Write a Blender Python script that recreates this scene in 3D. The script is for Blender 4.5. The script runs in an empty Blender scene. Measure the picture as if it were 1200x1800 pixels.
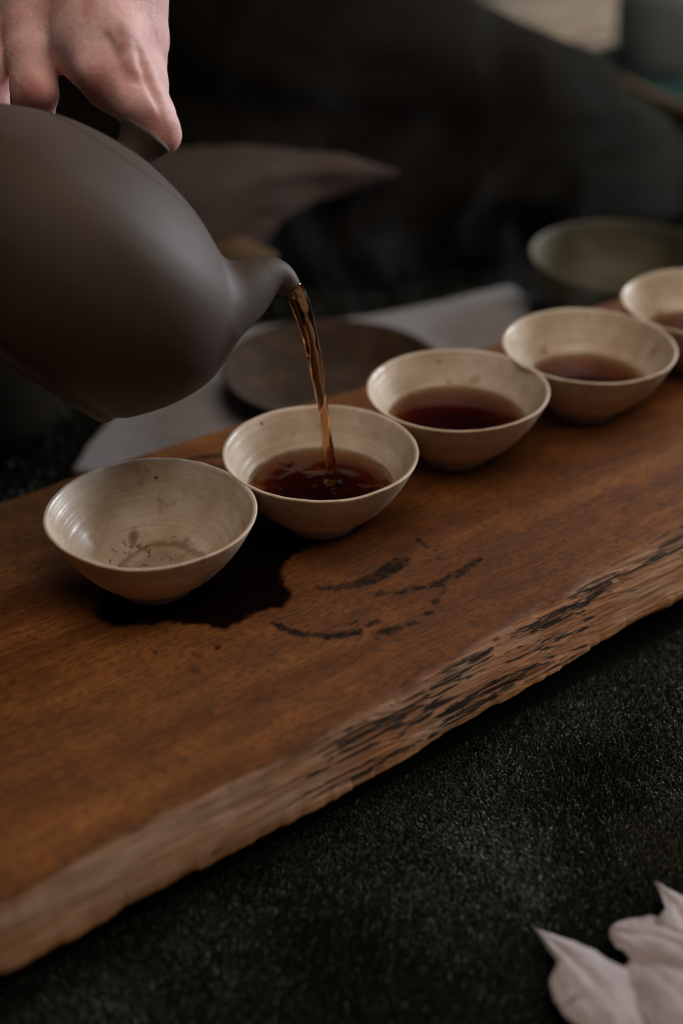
import bpy, math, random
import numpy as np
from mathutils import Matrix, Vector

random.seed(4)
RNG = np.random.default_rng(11)
scene = bpy.context.scene
COL = scene.collection
CM = 0.01

# ------------------------------------------------------------------ camera
PITCH = math.radians(31.6)
CAM_Z = 36.7                       # cm above the carpet
cam_d = bpy.data.cameras.new('camera')
cam = bpy.data.objects.new('camera', cam_d)
COL.objects.link(cam)
cam.location = (0, 0, CAM_Z * CM)
cam.rotation_euler = (math.pi / 2 - PITCH, 0, 0)
cam_d.sensor_fit = 'VERTICAL'
cam_d.sensor_height = 36.0
cam_d.lens = 54.0
cam_d.clip_start = 0.02
cam_d.clip_end = 60
cam_d.dof.use_dof = True
cam_d.dof.focus_distance = 0.552
cam_d.dof.aperture_fstop = 4.2
scene.camera = cam

# ------------------------------------------------------------------ world and lamps
world = bpy.data.worlds.new('World')
scene.world = world
world.use_nodes = True
bg = world.node_tree.nodes['Background']
bg.inputs['Color'].default_value = (0.62, 0.66, 0.8, 1)
bg.inputs['Strength'].default_value = 0.018


def area_lamp(name, loc, target, sx, sy, watts, color):
    d = bpy.data.lights.new(name, 'AREA')
    d.shape = 'RECTANGLE'
    d.size = sx
    d.size_y = sy
    d.energy = watts
    d.color = color
    o = bpy.data.objects.new(name, d)
    COL.objects.link(o)
    o.location = loc
    o.rotation_euler = (Vector(target) - Vector(loc)).to_track_quat('-Z', 'Y').to_euler()
    return o


# the window behind and to the right of the tea board, and a soft overhead fill added for the dim room
area_lamp('window_light', (1.75, 1.95, 0.68), (0, 0.55, 0.05), 0.8, 0.8, 46.0, (0.86, 0.93, 1.0))
area_lamp('overhead_fill_light', (0.5, -0.1, 1.95), (0, 0.55, 0.05), 1.5, 1.5, 19.5, (1.0, 0.84, 0.68))

scene.view_settings.view_transform = 'Standard'
scene.view_settings.look = 'None'
scene.view_settings.exposure = 0.0
scene.view_settings.gamma = 1.0
scene.view_settings.use_curve_mapping = False
scene.render.engine = 'CYCLES'
cy = scene.cycles
cy.use_denoising = True
cy.max_bounces = 10
cy.transmission_bounces = 10
cy.transparent_max_bounces = 12
cy.volume_bounces = 0
cy.sample_clamp_indirect = 6.0
cy.blur_glossy = 0.3
cy.filter_width = 1.0

# ------------------------------------------------------------------ maths helpers
FX = 2700.0
CAMP = np.array([0, 0, CAM_Z])
FWD = np.array([0, math.cos(PITCH), -math.sin(PITCH)])
RGT = np.array([1.0, 0, 0])
UPV = np.array([0, math.sin(PITCH), math.cos(PITCH)])


def ray(x, y):
    return FWD + RGT * ((x - 600) / FX) + UPV * ((900 - y) / FX)


def on_z(x, y, z):
    """point of the photograph that lies at height z (cm)"""
    d = ray(x, y)
    return CAMP + d * ((z - CAM_Z) / d[2])


def at_d(x, y, d):
    return CAMP + ray(x, y) * d


def _hash(ix, iy, iz, seed):
    h = (ix.astype(np.int64) * 374761393 + iy.astype(np.int64) * 668265263 + iz.astype(np.int64) * 2147483647 + seed * 974711) & 0xFFFFFFFF
    h = ((h ^ (h >> 13)) * 1274126177) & 0xFFFFFFFF
    h = ((h ^ (h >> 15)) * 2246822519) & 0xFFFFFFFF
    return ((h ^ (h >> 16)) & 0xFFFFFF) / float(0xFFFFFF)


def vnoise(x, y, z=0.0, seed=0):
    x, y, z = np.broadcast_arrays(np.asarray(x, float), np.asarray(y, float), np.asarray(z, float))
    ix, iy, iz = np.floor(x), np.floor(y), np.floor(z)
    fx, fy, fz = x - ix, y - iy, z - iz
    fx, fy, fz = [q * q * q * (q * (q * 6 - 15) + 10) for q in (fx, fy, fz)]
    r = 0
    for a in (0, 1):
        for b in (0, 1):
            for c in (0, 1):
                w = (fx if a else 1 - fx) * (fy if b else 1 - fy) * (fz if c else 1 - fz)
                r = r + w * _hash(ix + a, iy + b, iz + c, seed)
    return r * 2 - 1


def fbm(x, y, z=0.0, seed=0, oct=4, gain=0.5):
    s, a, n = 0, 1.0, 0
    for o in range(oct):
        f = 2.03 ** o
        s = s + a * vnoise(np.asarray(x) * f, np.asarray(y) * f, np.asarray(z) * f, seed + o * 17)
        n += a
        a *= gain
    return s / n


def sstep(a, b, x):
    t = np.clip((x - a) / (b - a), 0, 1)
    return t * t * (3 - 2 * t)


def poly_sd(px, py, poly):
    """signed distance (negative inside) of points to a polygon"""
    poly = np.asarray(poly, float)
    d = np.full(px.shape, 1e9)
    inside = np.zeros(px.shape, bool)
    n = len(poly)
    for i in range(n):
        ax, ay = poly[i]
        bx, by = poly[(i + 1) % n]
        ex, ey = bx - ax, by - ay
        wx, wy = px - ax, py - ay
        t = np.clip((wx * ex + wy * ey) / (ex * ex + ey * ey + 1e-12), 0, 1)
        d = np.minimum(d, np.hypot(wx - ex * t, wy - ey * t))
        c = ((ay > py) != (by > py)) & (px < (bx - ax) * (py - ay) / (by - ay + 1e-12) + ax)
        inside ^= c
    return np.where(inside, -d, d)


def line_d(px, py, pts):
    """distance to a polyline with a half-width per point: returns d - w"""
    d = np.full(px.shape, 1e9)
    for (ax, ay, aw), (bx, by, bw) in zip(pts[:-1], pts[1:]):
        ex, ey = bx - ax, by - ay
        wx, wy = px - ax, py - ay
        t = np.clip((wx * ex + wy * ey) / (ex * ex + ey * ey + 1e-12), 0, 1)
        d = np.minimum(d, np.hypot(wx - ex * t, wy - ey * t) - (aw + (bw - aw) * t))
    return d


# ------------------------------------------------------------------ object helpers
def make_mesh(name, verts, faces, mat=None, smooth=True, normals=None, attrs=None):
    """verts in cm"""
    me = bpy.data.meshes.new(name)
    verts = np.asarray(verts, np.float64) * CM
    if not isinstance(faces, np.ndarray) and len({len(f) for f in faces}) == 1:
        faces = np.asarray(faces)
    if isinstance(faces, np.ndarray):
        k = faces.shape[1]
        me.vertices.add(len(verts))
        me.vertices.foreach_set('co', verts.ravel().astype(np.float32))
        me.loops.add(faces.size)
        me.loops.foreach_set('vertex_index', faces.ravel().astype(np.int32))
        me.polygons.add(len(faces))
        me.polygons.foreach_set('loop_start', np.arange(0, faces.size, k, dtype=np.int32))
        me.polygons.foreach_set('loop_total', np.full(len(faces), k, np.int32))
        me.update(calc_edges=True)
        me.validate()
    else:
        me.from_pydata([tuple(v) for v in verts], [], [tuple(f) for f in faces])
    if smooth:
        me.polygons.foreach_set('use_smooth', np.ones(len(me.polygons), bool))
    if attrs:
        for k, v in attrs.items():
            a = me.attributes.new(k, 'FLOAT', 'POINT')
            a.data.foreach_set('value', np.asarray(v, np.float32))
    if normals is not None:
        me.normals_split_custom_set_from_vertices([tuple(n) for n in normals])
    if mat:
        me.materials.append(mat)
    return me


def obj(name, me, parent=None, loc=None, rotz=None):
    o = bpy.data.objects.new(name, me)
    COL.objects.link(o)
    if parent:
        o.parent = parent
    if loc is not None:
        o.location = [c * CM for c in loc]
    if rotz is not None:
        o.rotation_euler = (0, 0, rotz)
    return o


def tag(o, label=None, cat=None, group=None, kind=None):
    if label:
        o['label'] = label
    if cat:
        o['category'] = cat
    if group:
        o['group'] = group
    if kind:
        o['kind'] = kind
    return o


def grid_faces(nu, nv, wrap_u=False, wrap_v=False):
    iu = np.arange(nu if wrap_u else nu - 1)
    iv = np.arange(nv if wrap_v else nv - 1)
    U, V = np.meshgrid(iu, iv, indexing='ij')
    U2, V2 = (U + 1) % nu, (V + 1) % nv
    return np.stack([U * nv + V, U2 * nv + V, U2 * nv + V2, U * nv + V2], -1).reshape(-1, 4)


def dense(profile, step=0.08):
    """resample a polyline with Catmull-Rom smoothing"""
    p = np.asarray(profile, float)
    q = np.vstack([2 * p[0] - p[1], p, 2 * p[-1] - p[-2]])
    out = []
    for i in range(1, len(q) - 2):
        n = max(2, int(np.linalg.norm(q[i + 1] - q[i]) / step))
        t = np.linspace(0, 1, n, endpoint=False)[:, None]
        a, b, c, d = q[i - 1], q[i], q[i + 1], q[i + 2]
        out.append(0.5 * (2 * b + (c - a) * t + (2 * a - 5 * b + 4 * c - d) * t ** 2 + (3 * b - a - 3 * c + d) * t ** 3))
    out.append(p[-1][None])
    return np.vstack(out)


def lathe(profile, n=96, wob=None):
    """profile (r, z) running from the axis at the bottom to the axis at the top (or closed)"""
    p = np.asarray(profile, float)
    th = np.linspace(0, 2 * math.pi, n, endpoint=False)
    R = p[None, :, 0] * np.ones((n, 1))
    Z = p[None, :, 1] * np.ones((n, 1))
    T = th[:, None] * np.ones((1, len(p)))
    if wob:
        R, Z = wob(R, Z, T)
    V = np.stack([R * np.cos(T), R * np.sin(T), Z], -1).reshape(-1, 3)
    return V, grid_faces(n, len(p), wrap_u=True)


def tube(path, radii, n=16, cap=True, flat=1.0):
    P = np.asarray(path, float)
    T = np.gradient(P, axis=0)
    T /= np.linalg.norm(T, axis=1)[:, None]
    up = np.array([0.13, 0.21, 0.97])
    if abs(T[0] @ up) > 0.9:
        up = np.array([0.97, 0.1, 0.2])
    A = np.cross(T[0], up)
    A /= np.linalg.norm(A)
    V = []
    for i in range(len(P)):
        A = A - T[i] * (A @ T[i])
        A /= np.linalg.norm(A)
        B = np.cross(T[i], A)
        th = np.linspace(0, 2 * math.pi, n, endpoint=False)
        r = radii[i]
        V.append(P[i] + r * (np.cos(th)[:, None] * A + flat * np.sin(th)[:, None] * B))
    V = np.vstack(V)
    F = grid_faces(len(P), n, wrap_v=True)
    if not cap:
        return V, F
    k = len(V)
    V = np.vstack([V, P[:1], P[-1:]])
    j = np.arange(n)
    j2 = (j + 1) % n
    e = (len(P) - 1) * n
    c0 = np.stack([j2, j, np.full(n, k), np.full(n, k)], -1)
    c1 = np.stack([e + j, e + j2, np.full(n, k + 1), np.full(n, k + 1)], -1)
    tri = [tuple(f[:3]) for f in c0] + [tuple(f[:3]) for f in c1]
    return V, [tuple(f) for f in F] + tri


def surface_nets(fun, lo, hi, h):
    lo = np.asarray(lo, float)
    n = np.ceil((np.asarray(hi, float) - lo) / h).astype(int) + 1
    ax = [lo[i] + np.arange(n[i]) * h for i in range(3)]
    X, Y, Z = np.meshgrid(*ax, indexing='ij')
    D = fun(X, Y, Z)
    S = D < 0
    m = tuple(n - 1)
    acc = np.zeros(m + (3,))
    cnt = np.zeros(m)

    def sl(A, o):
        return A[o[0]:o[0] + m[0], o[1]:o[1] + m[1], o[2]:o[2] + m[2]]

    for axis in range(3):
        o1, o2 = [(i) for i in range(3) if i != axis]
        for p in (0, 1):
            for q in (0, 1):
                a = [0, 0, 0]
                a[o1], a[o2] = p, q
                b = list(a)
                b[axis] = 1
                va, vb = sl(D, a), sl(D, b)
                mk = sl(S, a) != sl(S, b)
                t = va[mk] / (va[mk] - vb[mk])
                pt = np.tile(np.array(a, float), (len(t), 1))
                pt[:, axis] += t
                acc[mk] += pt
                cnt[mk] += 1
    act = cnt > 0
    idx = np.full(m, -1)
    idx[act] = np.arange(act.sum())
    ii = np.argwhere(act)
    V = (acc[act] / cnt[act][:, None] + ii) * h + lo
    F = []
    for axis in range(3):
        o1, o2 = (axis + 1) % 3, (axis + 2) % 3
        a = [slice(0, n[i]) for i in range(3)]
        s0, s1 = [slice(0, k) for k in n], [slice(0, k) for k in n]
        s0[axis] = slice(0, n[axis] - 1)
        s1[axis] = slice(1, n[axis])
        ch = S[tuple(s0)] != S[tuple(s1)]
        E = np.argwhere(ch)
        ok = (E[:, o1] > 0) & (E[:, o2] > 0) & (E[:, o1] < n[o1] - 1) & (E[:, o2] < n[o2] - 1)
        E = E[ok]
        sg = S[E[:, 0], E[:, 1], E[:, 2]]
        c = []
        for d1, d2 in ((-1, -1), (0, -1), (0, 0), (-1, 0)):
            e = E.copy()
            e[:, o1] += d1
            e[:, o2] += d2
            c.append(idx[e[:, 0], e[:, 1], e[:, 2]])
        Q = np.stack(c, -1)
        Q[~sg] = Q[~sg][:, ::-1]
        F.append(Q)
    F = np.vstack(F)
    # normals from the field
    G = np.gradient(D, h)
    f = np.clip((V - lo) / h, 0, np.array(n) - 1.001)
    i0 = f.astype(int)
    w = f - i0
    N = np.zeros_like(V)
    for a in (0, 1):
        for b in (0, 1):
            for c in (0, 1):
                wt = (w[:, 0] if a else 1 - w[:, 0]) * (w[:, 1] if b else 1 - w[:, 1]) * (w[:, 2] if c else 1 - w[:, 2])
                for k in range(3):
                    N[:, k] += wt * G[k][i0[:, 0] + a, i0[:, 1] + b, i0[:, 2] + c]
    N /= np.linalg.norm(N, axis=1)[:, None] + 1e-9
    return V, F, N


def smin(a, b, k):
    h = np.maximum(k - np.abs(a - b), 0) / k
    return np.minimum(a, b) - h * h * k * 0.25


def smax(a, b, k):
    return -smin(-a, -b, k)


def cone(X, Y, Z, p, q, rp, rq):
    p, q = np.asarray(p, float), np.asarray(q, float)
    e = q - p
    L = e @ e + 1e-9
    t = np.clip(((X - p[0]) * e[0] + (Y - p[1]) * e[1] + (Z - p[2]) * e[2]) / L, 0, 1)
    return np.sqrt((X - p[0] - t * e[0]) ** 2 + (Y - p[1] - t * e[1]) ** 2 + (Z - p[2] - t * e[2]) ** 2) - (rp + (rq - rp) * t)


def chain(X, Y, Z, pts, rads, k=0.3):
    d = None
    for i in range(len(pts) - 1):
        c = cone(X, Y, Z, pts[i], pts[i + 1], rads[i], rads[i + 1])
        d = c if d is None else smin(d, c, k)
    return d


# ------------------------------------------------------------------ material helpers
class Mat:
    def __init__(self, name):
        self.m = bpy.data.materials.new(name)
        self.m.use_nodes = True
        self.t = self.m.node_tree
        self.t.nodes.clear()
        self.out = self.t.nodes.new('ShaderNodeOutputMaterial')

    def n(self, typ, **kw):
        nd = self.t.nodes.new('ShaderNode' + typ)
        for k, v in kw.items():
            if k.startswith('_'):
                setattr(nd, k[1:], v)
            else:
                self.set(nd.inputs[k.replace('__', ' ')], v)
        return nd

    def set(self, sock, v):
        if isinstance(v, bpy.types.NodeSocket):
            self.t.links.new(v, sock)
        elif isinstance(v, (tuple, list)) and sock.type == 'RGBA' and len(v) == 3:
            sock.default_value = (*v, 1)
        else:
            sock.default_value = v

    def obj(self, scale=(1, 1, 1), rot=(0, 0, 0)):
        tc = self.n('TexCoord')
        mp = self.n('Mapping', Vector=tc.outputs['Object'], Scale=scale, Rotation=rot)
        return mp.outputs[0]

    def noise(self, vec, scale, detail=4, rough=0.55, dist=0.0):
        nd = self.n('TexNoise', Vector=vec, Scale=scale, Detail=detail, Roughness=rough, Distortion=dist)
        return nd.outputs['Fac']

    def ramp(self, fac, stops):
        nd = self.n('ValToRGB', Fac=fac)
        cr = nd.color_ramp
        while len(cr.elements) < len(stops):
            cr.elements.new(0.5)
        for e, (p, c) in zip(cr.elements, stops):
            e.position = p
            e.color = (*c, 1) if len(c) == 3 else c
        return nd.outputs['Color']

    def val(self, fac, a, b, c=0.0, d=1.0):
        nd = self.n('MapRange', Value=fac)
        nd.inputs['From Min'].default_value = a
        nd.inputs['From Max'].default_value = b
        self.set(nd.inputs['To Min'], c)
        self.set(nd.inputs['To Max'], d)
        return nd.outputs[0]

    def math(self, op, a, b=0.0, c=None):
        nd = self.t.nodes.new('ShaderNodeMath')
        nd.operation = op
        self.set(nd.inputs[0], a)
        self.set(nd.inputs[1], b)
        if c is not None:
            self.set(nd.inputs[2], c)
        return nd.outputs[0]

    def mix(self, fac, a, b, mode='MIX'):
        nd = self.t.nodes.new('ShaderNodeMix')
        nd.data_type = 'RGBA'
        nd.blend_type = mode
        self.set(nd.inputs[0], fac)
        self.set(nd.inputs[6], a)
        self.set(nd.inputs[7], b)
        return nd.outputs[2]

    def attr(self, name):
        return self.n('Attribute', _attribute_name=name).outputs['Fac']

    def bump(self, height, strength=0.3, dist=0.001, normal=None):
        nd = self.n('Bump', Height=height, Strength=strength, Distance=dist)
        if normal is not None:
            self.set(nd.inputs['Normal'], normal)
        return nd.outputs[0]

    def pbr(self, **kw):
        nd = self.t.nodes.new('ShaderNodeBsdfPrincipled')
        for k, v in kw.items():
            self.set(nd.inputs[k.replace('__', ' ')], v)
        self.t.links.new(nd.outputs[0], self.out.inputs[0])
        return nd


def mat_wood_board():
    M = Mat('board_wood')
    v = M.obj((1, 1, 1))
    # grain drawn out along the plank, bent by slow swirls
    warp = M.n('TexNoise', Vector=M.obj((9, 9, 9)), Scale=1.0, Detail=2)
    wv = M.n('VectorMath', _operation='MULTIPLY_ADD')
    M.set(wv.inputs[0], warp.outputs['Color'])
    wv.inputs[1].default_value = (0.05, 0.022, 0.0)
    M.set(wv.inputs[2], v)
    mp = M.n('Mapping', Vector=wv.outputs[0], Scale=(5, 62, 30))
    g1 = M.noise(mp.outputs[0], 1.0, 5, 0.6)
    mp2 = M.n('Mapping', Vector=wv.outputs[0], Scale=(26, 640, 300))
    g2 = M.noise(mp2.outputs[0], 1.0, 3, 0.6)
    mp3 = M.n('Mapping', Vector=wv.outputs[0], Scale=(7, 15, 10))
    g3 = M.noise(mp3.outputs[0], 1.0, 3, 0.5)
    base = M.ramp(g1, [(0.22, (0.135, 0.044, 0.009)), (0.42, (0.205, 0.072, 0.015)), (0.6, (0.28, 0.107, 0.024)), (0.8, (0.38, 0.162, 0.043))])
    base = M.mix(M.val(g2, 0.38, 0.62, 0.0, 0.55), base, M.mix(1.0, base, (0.5, 0.42, 0.36), 'MULTIPLY'))
    base = M.mix(M.val(g3, 0.35, 0.7, 0.0, 0.7), base, M.mix(1.0, base, (0.62, 0.55, 0.5), 'MULTIPLY'))
    pores = M.n('TexNoise', Vector=M.n('Mapping', Vector=wv.outputs[0], Scale=(240, 1500, 400)).outputs[0], Scale=1.0, Detail=2).outputs['Fac']
    base = M.mix(M.val(pores, 0.52, 0.66, 0, 0.7), base, (0.04, 0.016, 0.006))
    mott = M.noise(v, 420, 4, 0.7)
    mott2 = M.noise(v, 75, 4, 0.65)
    base = M.mix(M.val(mott, 0.40, 0.66, 0, 0.55), base, M.mix(1.0, base, (0.55, 0.48, 0.42), 'MULTIPLY'))
    base = M.mix(M.val(mott2, 0.46, 0.66, 0, 0.7), base, M.mix(1.0, base, (1.5, 1.45, 1.4), 'MULTIPLY'))
    spk = M.noise(v, 190, 2, 0.5)
    base = M.mix(M.val(spk, 0.70, 0.76, 0, 0.7), base, (0.03, 0.013, 0.006))
    # worn live edge: grey, sun-bleached fibre
    e = M.attr('edge')
    ge = M.n('TexNoise', Vector=M.n('Mapping', Vector=v, Scale=(34, 420, 420)).outputs[0], Scale=1.0, Detail=5, Roughness=0.65).outputs['Fac']
    ge2 = M.noise(M.n('Mapping', Vector=v, Scale=(22, 60, 60)).outputs[0], 1.0, 3)
    edgec = M.ramp(ge, [(0.25, (0.30, 0.168, 0.098)), (0.5, (0.47, 0.292, 0.19)), (0.75, (0.61, 0.42, 0.30))])
    edgec = M.mix(M.val(ge2, 0.42, 0.62, 0, 0.8), edgec, M.mix(1.0, edgec, (0.78, 0.5, 0.3), 'MULTIPLY'))
    rim = M.attr('lip')
    edgec = M.mix(rim, edgec, (0.29, 0.135, 0.05))
    base = M.mix(e, base, edgec)
    bark = M.attr('bark')
    fib = M.n('TexNoise', Vector=M.n('Mapping', Vector=v, Scale=(20, 820, 640)).outputs[0], Scale=1.0, Detail=4, Roughness=0.7).outputs['Fac']
    barkf = M.val(M.math('MULTIPLY_ADD', bark, 0.23, fib), 0.64, 0.74)
    base = M.mix(M.math('MULTIPLY', barkf, e), base, (0.030, 0.021, 0.016))
    mark = M.attr('mark')
    base = M.mix(mark, base, (0.010, 0.008, 0.007))
    wet = M.attr('wet')
    base = M.mix(M.math('MULTIPLY', wet, 1.0), base, M.mix(1.0, base, (0.02, 0.014, 0.012), 'MULTIPLY'))
    damp_shade = M.attr('damp_shade')  # damp wood, with the cups' soft shade painted in as well
    base = M.mix(M.math('MULTIPLY', damp_shade, 0.85), base, M.mix(1.0, base, (0.30, 0.24, 0.2), 'MULTIPLY'))
    rough = M.math('SUBTRACT', M.val(g2, 0.3, 0.7, 0.6, 0.78), M.math('MULTIPLY', damp_shade, 0.1))
    rough = M.math('MULTIPLY_ADD', e, 0.2, rough)
    rough = M.math('MULTIPLY_ADD', M.math('SUBTRACT', 0.3, rough), wet, rough)
    hgt = M.math('ADD', M.math('MULTIPLY', g2, 0.7), M.math('MULTIPLY', pores, 0.5))
    nb = M.bump(hgt, 0.45, 0.0006)
    nb = M.bump(M.math('MULTIPLY', fib, e), 0.8, 0.0012, nb)
    M.pbr(Base__Color=base, Roughness=rough, Normal=nb, **{'Specular IOR Level': M.math('MULTIPLY_ADD', mark, -0.2, 0.26)})
    return M.m


def mat_cup():
    M = Mat('stoneware_glaze')
    v = M.obj()
    oi = M.n('ObjectInfo').outputs['Random']
    off = M.n('VectorMath', _operation='ADD')
    M.set(off.inputs[0], v)
    cmb = M.n('CombineXYZ', X=oi, Y=M.math('MULTIPLY', oi, 3.1), Z=0.0)
    M.set(off.inputs[1], cmb.outputs[0])
    v = off.outputs[0]
    n1 = M.noise(v, 48, 4, 0.6)
    n2 = M.noise(v, 140, 5, 0.65)
    rings = M.noise(M.n('Mapping', Vector=v, Scale=(9, 9, 700)).outputs[0], 1.0, 3)
    base = M.ramp(n1, [(0.32, (0.56, 0.43, 0.315)), (0.5, (0.69, 0.565, 0.445)), (0.66, (0.78, 0.675, 0.575))])
    base = M.mix(M.val(n2, 0.42, 0.68, 0, 0.5), base, (0.50, 0.37, 0.255))
    base = M.mix(M.val(rings, 0.42, 0.66, 0, 0.36), base, M.mix(1.0, base, (0.74, 0.64, 0.52), 'MULTIPLY'))
    bare = M.attr('bare')            # outside and rim: unglazed, warmer
    base = M.mix(M.math('MULTIPLY', bare, 0.6), base, M.mix(1.0, base, (0.86, 0.72, 0.55), 'MULTIPLY'))
    vor = M.n('TexVoronoi', Vector=v, Scale=105.0, Randomness=1.0)
    spk = M.math('MULTIPLY', M.val(vor.outputs['Distance'], 0.10, 0.05), M.math('GREATER_THAN', M.n('SeparateColor', Color=vor.outputs['Color']).outputs[0], 0.80))
    base = M.mix(M.math('MULTIPLY', spk, 0.85), base, (0.06, 0.035, 0.02))
    blot = M.noise(v, 85, 2, 0.5, 0.4)
    base = M.mix(M.val(blot, 0.64, 0.74, 0, 0.7), base, (0.30, 0.17, 0.07))
    st = M.attr('stain')
    base = M.mix(st, base, (0.19, 0.078, 0.022))
    rough = M.math('MULTIPLY_ADD', bare, 0.28, M.val(n2, 0.3, 0.7, 0.24, 0.38))
    nb = M.bump(n2, 0.22, 0.0005, M.bump(rings, 0.25, 0.0006))
    M.pbr(Base__Color=base, Roughness=rough, Normal=nb, **{'Specular IOR Level': 0.5})
    return M.m


def mat_tea(name, col, dens):
    M = Mat(name)
    b = M.pbr(Base__Color=(1, 1, 1), Roughness=0.0, IOR=1.333, **{'Transmission Weight': 1.0})
    va = M.n('VolumeAbsorption', Color=col, Density=dens)
    M.t.links.new(va.outputs[0], M.out.inputs['Volume'])
    return M.m


def mat_clay():
    M = Mat('matte_clay')
    v = M.obj()
    n1 = M.noise(v, 26, 3, 0.5)
    n2 = M.noise(v, 900, 3, 0.6)
    base = M.ramp(n1, [(0.3, (0.056, 0.036, 0.025)), (0.7, (0.078, 0.052, 0.038))])
    base = M.mix(M.val(n2, 0.4, 0.75, 0, 0.3), base, (0.06, 0.043, 0.033))
    M.pbr(Base__Color=base, Roughness=M.val(n1, 0.3, 0.7, 0.58, 0.68), Normal=M.bump(n2, 0.2, 0.0004), **{'Specular IOR Level': 0.3})
    return M.m


def mat_skin():
    M = Mat('skin')
    v = M.obj()
    n1 = M.noise(v, 38, 3, 0.5)
    n2 = M.noise(v, 420, 4, 0.6)
    base = M.ramp(n1, [(0.32, (0.76, 0.40, 0.375)), (0.5, (0.82, 0.50, 0.475)), (0.68, (0.86, 0.59, 0.57))])
    red = M.attr('red')
    base = M.mix(M.math('MULTIPLY', red, 0.62), base, (0.50, 0.10, 0.07))
    base = M.mix(M.val(n2, 0.42, 0.66, 0, 0.28), base, (0.56, 0.23, 0.20))
    vor = M.n('TexVoronoi', Vector=v, Scale=800.0, _feature='DISTANCE_TO_EDGE')
    h = M.math('ADD', M.math('MULTIPLY', M.val(vor.outputs['Distance'], 0.0, 0.12), 0.3), n2)
    p = M.pbr(Base__Color=base, Roughness=0.58, Normal=M.bump(h, 0.5, 0.0006), **{'Specular IOR Level': 0.28, 'Subsurface Weight': 0.4, 'Subsurface Scale': 0.003})
    p.inputs['Subsurface Radius'].default_value = (1.0, 0.35, 0.2)
    return M.m


def mat_fabric(name, c1, c2, scale=900, rough=0.9, sheen=0.2, big=8.0):
    M = Mat(name)
    v = M.obj()
    n1 = M.noise(v, big, 3, 0.5)
    w1 = M.n('TexWave', Vector=v, Scale=scale, Distortion=2.0, Detail=2.0, _bands_direction='X').outputs['Fac']
    w2 = M.n('TexWave', Vector=v, Scale=scale, Distortion=2.0, Detail=2.0, _bands_direction='Y').outputs['Fac']
    wv = M.math('MULTIPLY', w1, w2)
    base = M.mix(n1, c1, c2)
    base = M.mix(M.val(wv, 0.0, 0.6, 0.35, 0.0), base, (0.0, 0.0, 0.0))
    M.pbr(Base__Color=base, Roughness=rough, Normal=M.bump(wv, 0.35, 0.0006), **{'Sheen Weight': sheen, 'Sheen Roughness': 0.5, 'Specular IOR Level': 0.05})
    return M.m


def mat_simple(name, c1, c2, scale, rough, spec=0.4, stretch=(1, 1, 1), bump=0.15, metal=0.0):
    M = Mat(name)
    v = M.obj(stretch)
    n1 = M.noise(v, scale, 5, 0.6)
    M.pbr(Base__Color=M.ramp(n1, [(0.32, c1), (0.68, c2)]), Roughness=rough, Normal=M.bump(n1, bump, 0.001), **{'Specular IOR Level': spec})
    return M.m


def mat_carpet(name):
    M = Mat(name)
    v = M.obj()
    t = M.attr('tone')
    b = M.attr('beige')
    base = M.ramp(t, [(0.0, (0.008, 0.009, 0.007)), (0.4, (0.034, 0.042, 0.028)), (0.75, (0.115, 0.138, 0.098)), (1.0, (0.27, 0.31, 0.25))])
    base = M.mix(b, base, M.mix(t, (0.075, 0.072, 0.054), (0.42, 0.39, 0.31)))
    M.pbr(Base__Color=base, Roughness=0.5, **{'Specular IOR Level': 0.3})
    return M.m


def mat_leaf():
    M = Mat('velvet_leaf')
    v = M.obj()
    n1 = M.noise(v, 60, 4, 0.55)
    n2 = M.noise(v, 700, 3, 0.6)
    base = M.ramp(n1, [(0.25, (0.30, 0.24, 0.235)), (0.55, (0.45, 0.39, 0.40)), (0.8, (0.54, 0.50, 0.53))])
    sp = M.noise(v, 130, 2, 0.5, 0.5)
    base = M.mix(M.val(sp, 0.66, 0.74, 0, 0.7), base, (0.17, 0.12, 0.08))
    M.pbr(Base__Color=base, Roughness=0.85, Normal=M.bump(n2, 0.3, 0.0005), **{'Sheen Weight': 0.4, 'Sheen Roughness': 0.4, 'Specular IOR Level': 0.2})
    return M.m


M_BOARD = mat_wood_board()
M_CUP = mat_cup()
M_TEA = mat_tea('brewed_tea', (0.75, 0.47, 0.10), 400.0)
M_STREAM = mat_tea('falling_tea', (0.82, 0.49, 0.06), 360.0)
M_CLAY = mat_clay()
M_SKIN = mat_skin()
M_TROUSER = mat_fabric('dark_olive_cotton', (0.0105, 0.0078, 0.0044), (0.019, 0.0142, 0.0082), 700, 0.95, 0.0)
M_BLANKET = mat_fabric('mauve_wool', (0.12, 0.088, 0.084), (0.17, 0.128, 0.124), 260, 0.95, 0.1, 22.0)
M_CUFF = mat_fabric('tan_cotton', (0.17, 0.115, 0.07), (0.24, 0.165, 0.105), 500, 0.95, 0.0)
M_LINEN = mat_fabric('grey_linen', (0.36, 0.345, 0.36), (0.45, 0.435, 0.45), 480, 0.9, 0.1)
M_CARPET = mat_carpet('carpet_fibre')
M_LEAF = mat_leaf()
M_OLIVE = mat_simple('olive_glaze', (0.062, 0.054, 0.029), (0.115, 0.10, 0.056), 40, 0.6, 0.3)
M_DISH = mat_simple('dark_brown_clay', (0.030, 0.018, 0.011), (0.062, 0.036, 0.020), 70, 0.8, 0.15)
M_TAN = mat_simple('pale_wood', (0.24, 0.145, 0.075), (0.34, 0.215, 0.12), 8, 0.6, 0.3, (2, 30, 30))
M_TEAL = mat_simple('teal_lacquer', (0.012, 0.034, 0.03), (0.018, 0.046, 0.042), 20, 0.95, 0.05)
M_BLUEGREY = mat_simple('blue_grey_glaze', (0.20, 0.225, 0.25), (0.26, 0.285, 0.31), 16, 0.55)
M_BEIGE = mat_fabric('beige_mat_weave', (0.40, 0.29, 0.19), (0.48, 0.36, 0.25), 330, 0.9, 0.1)
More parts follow.
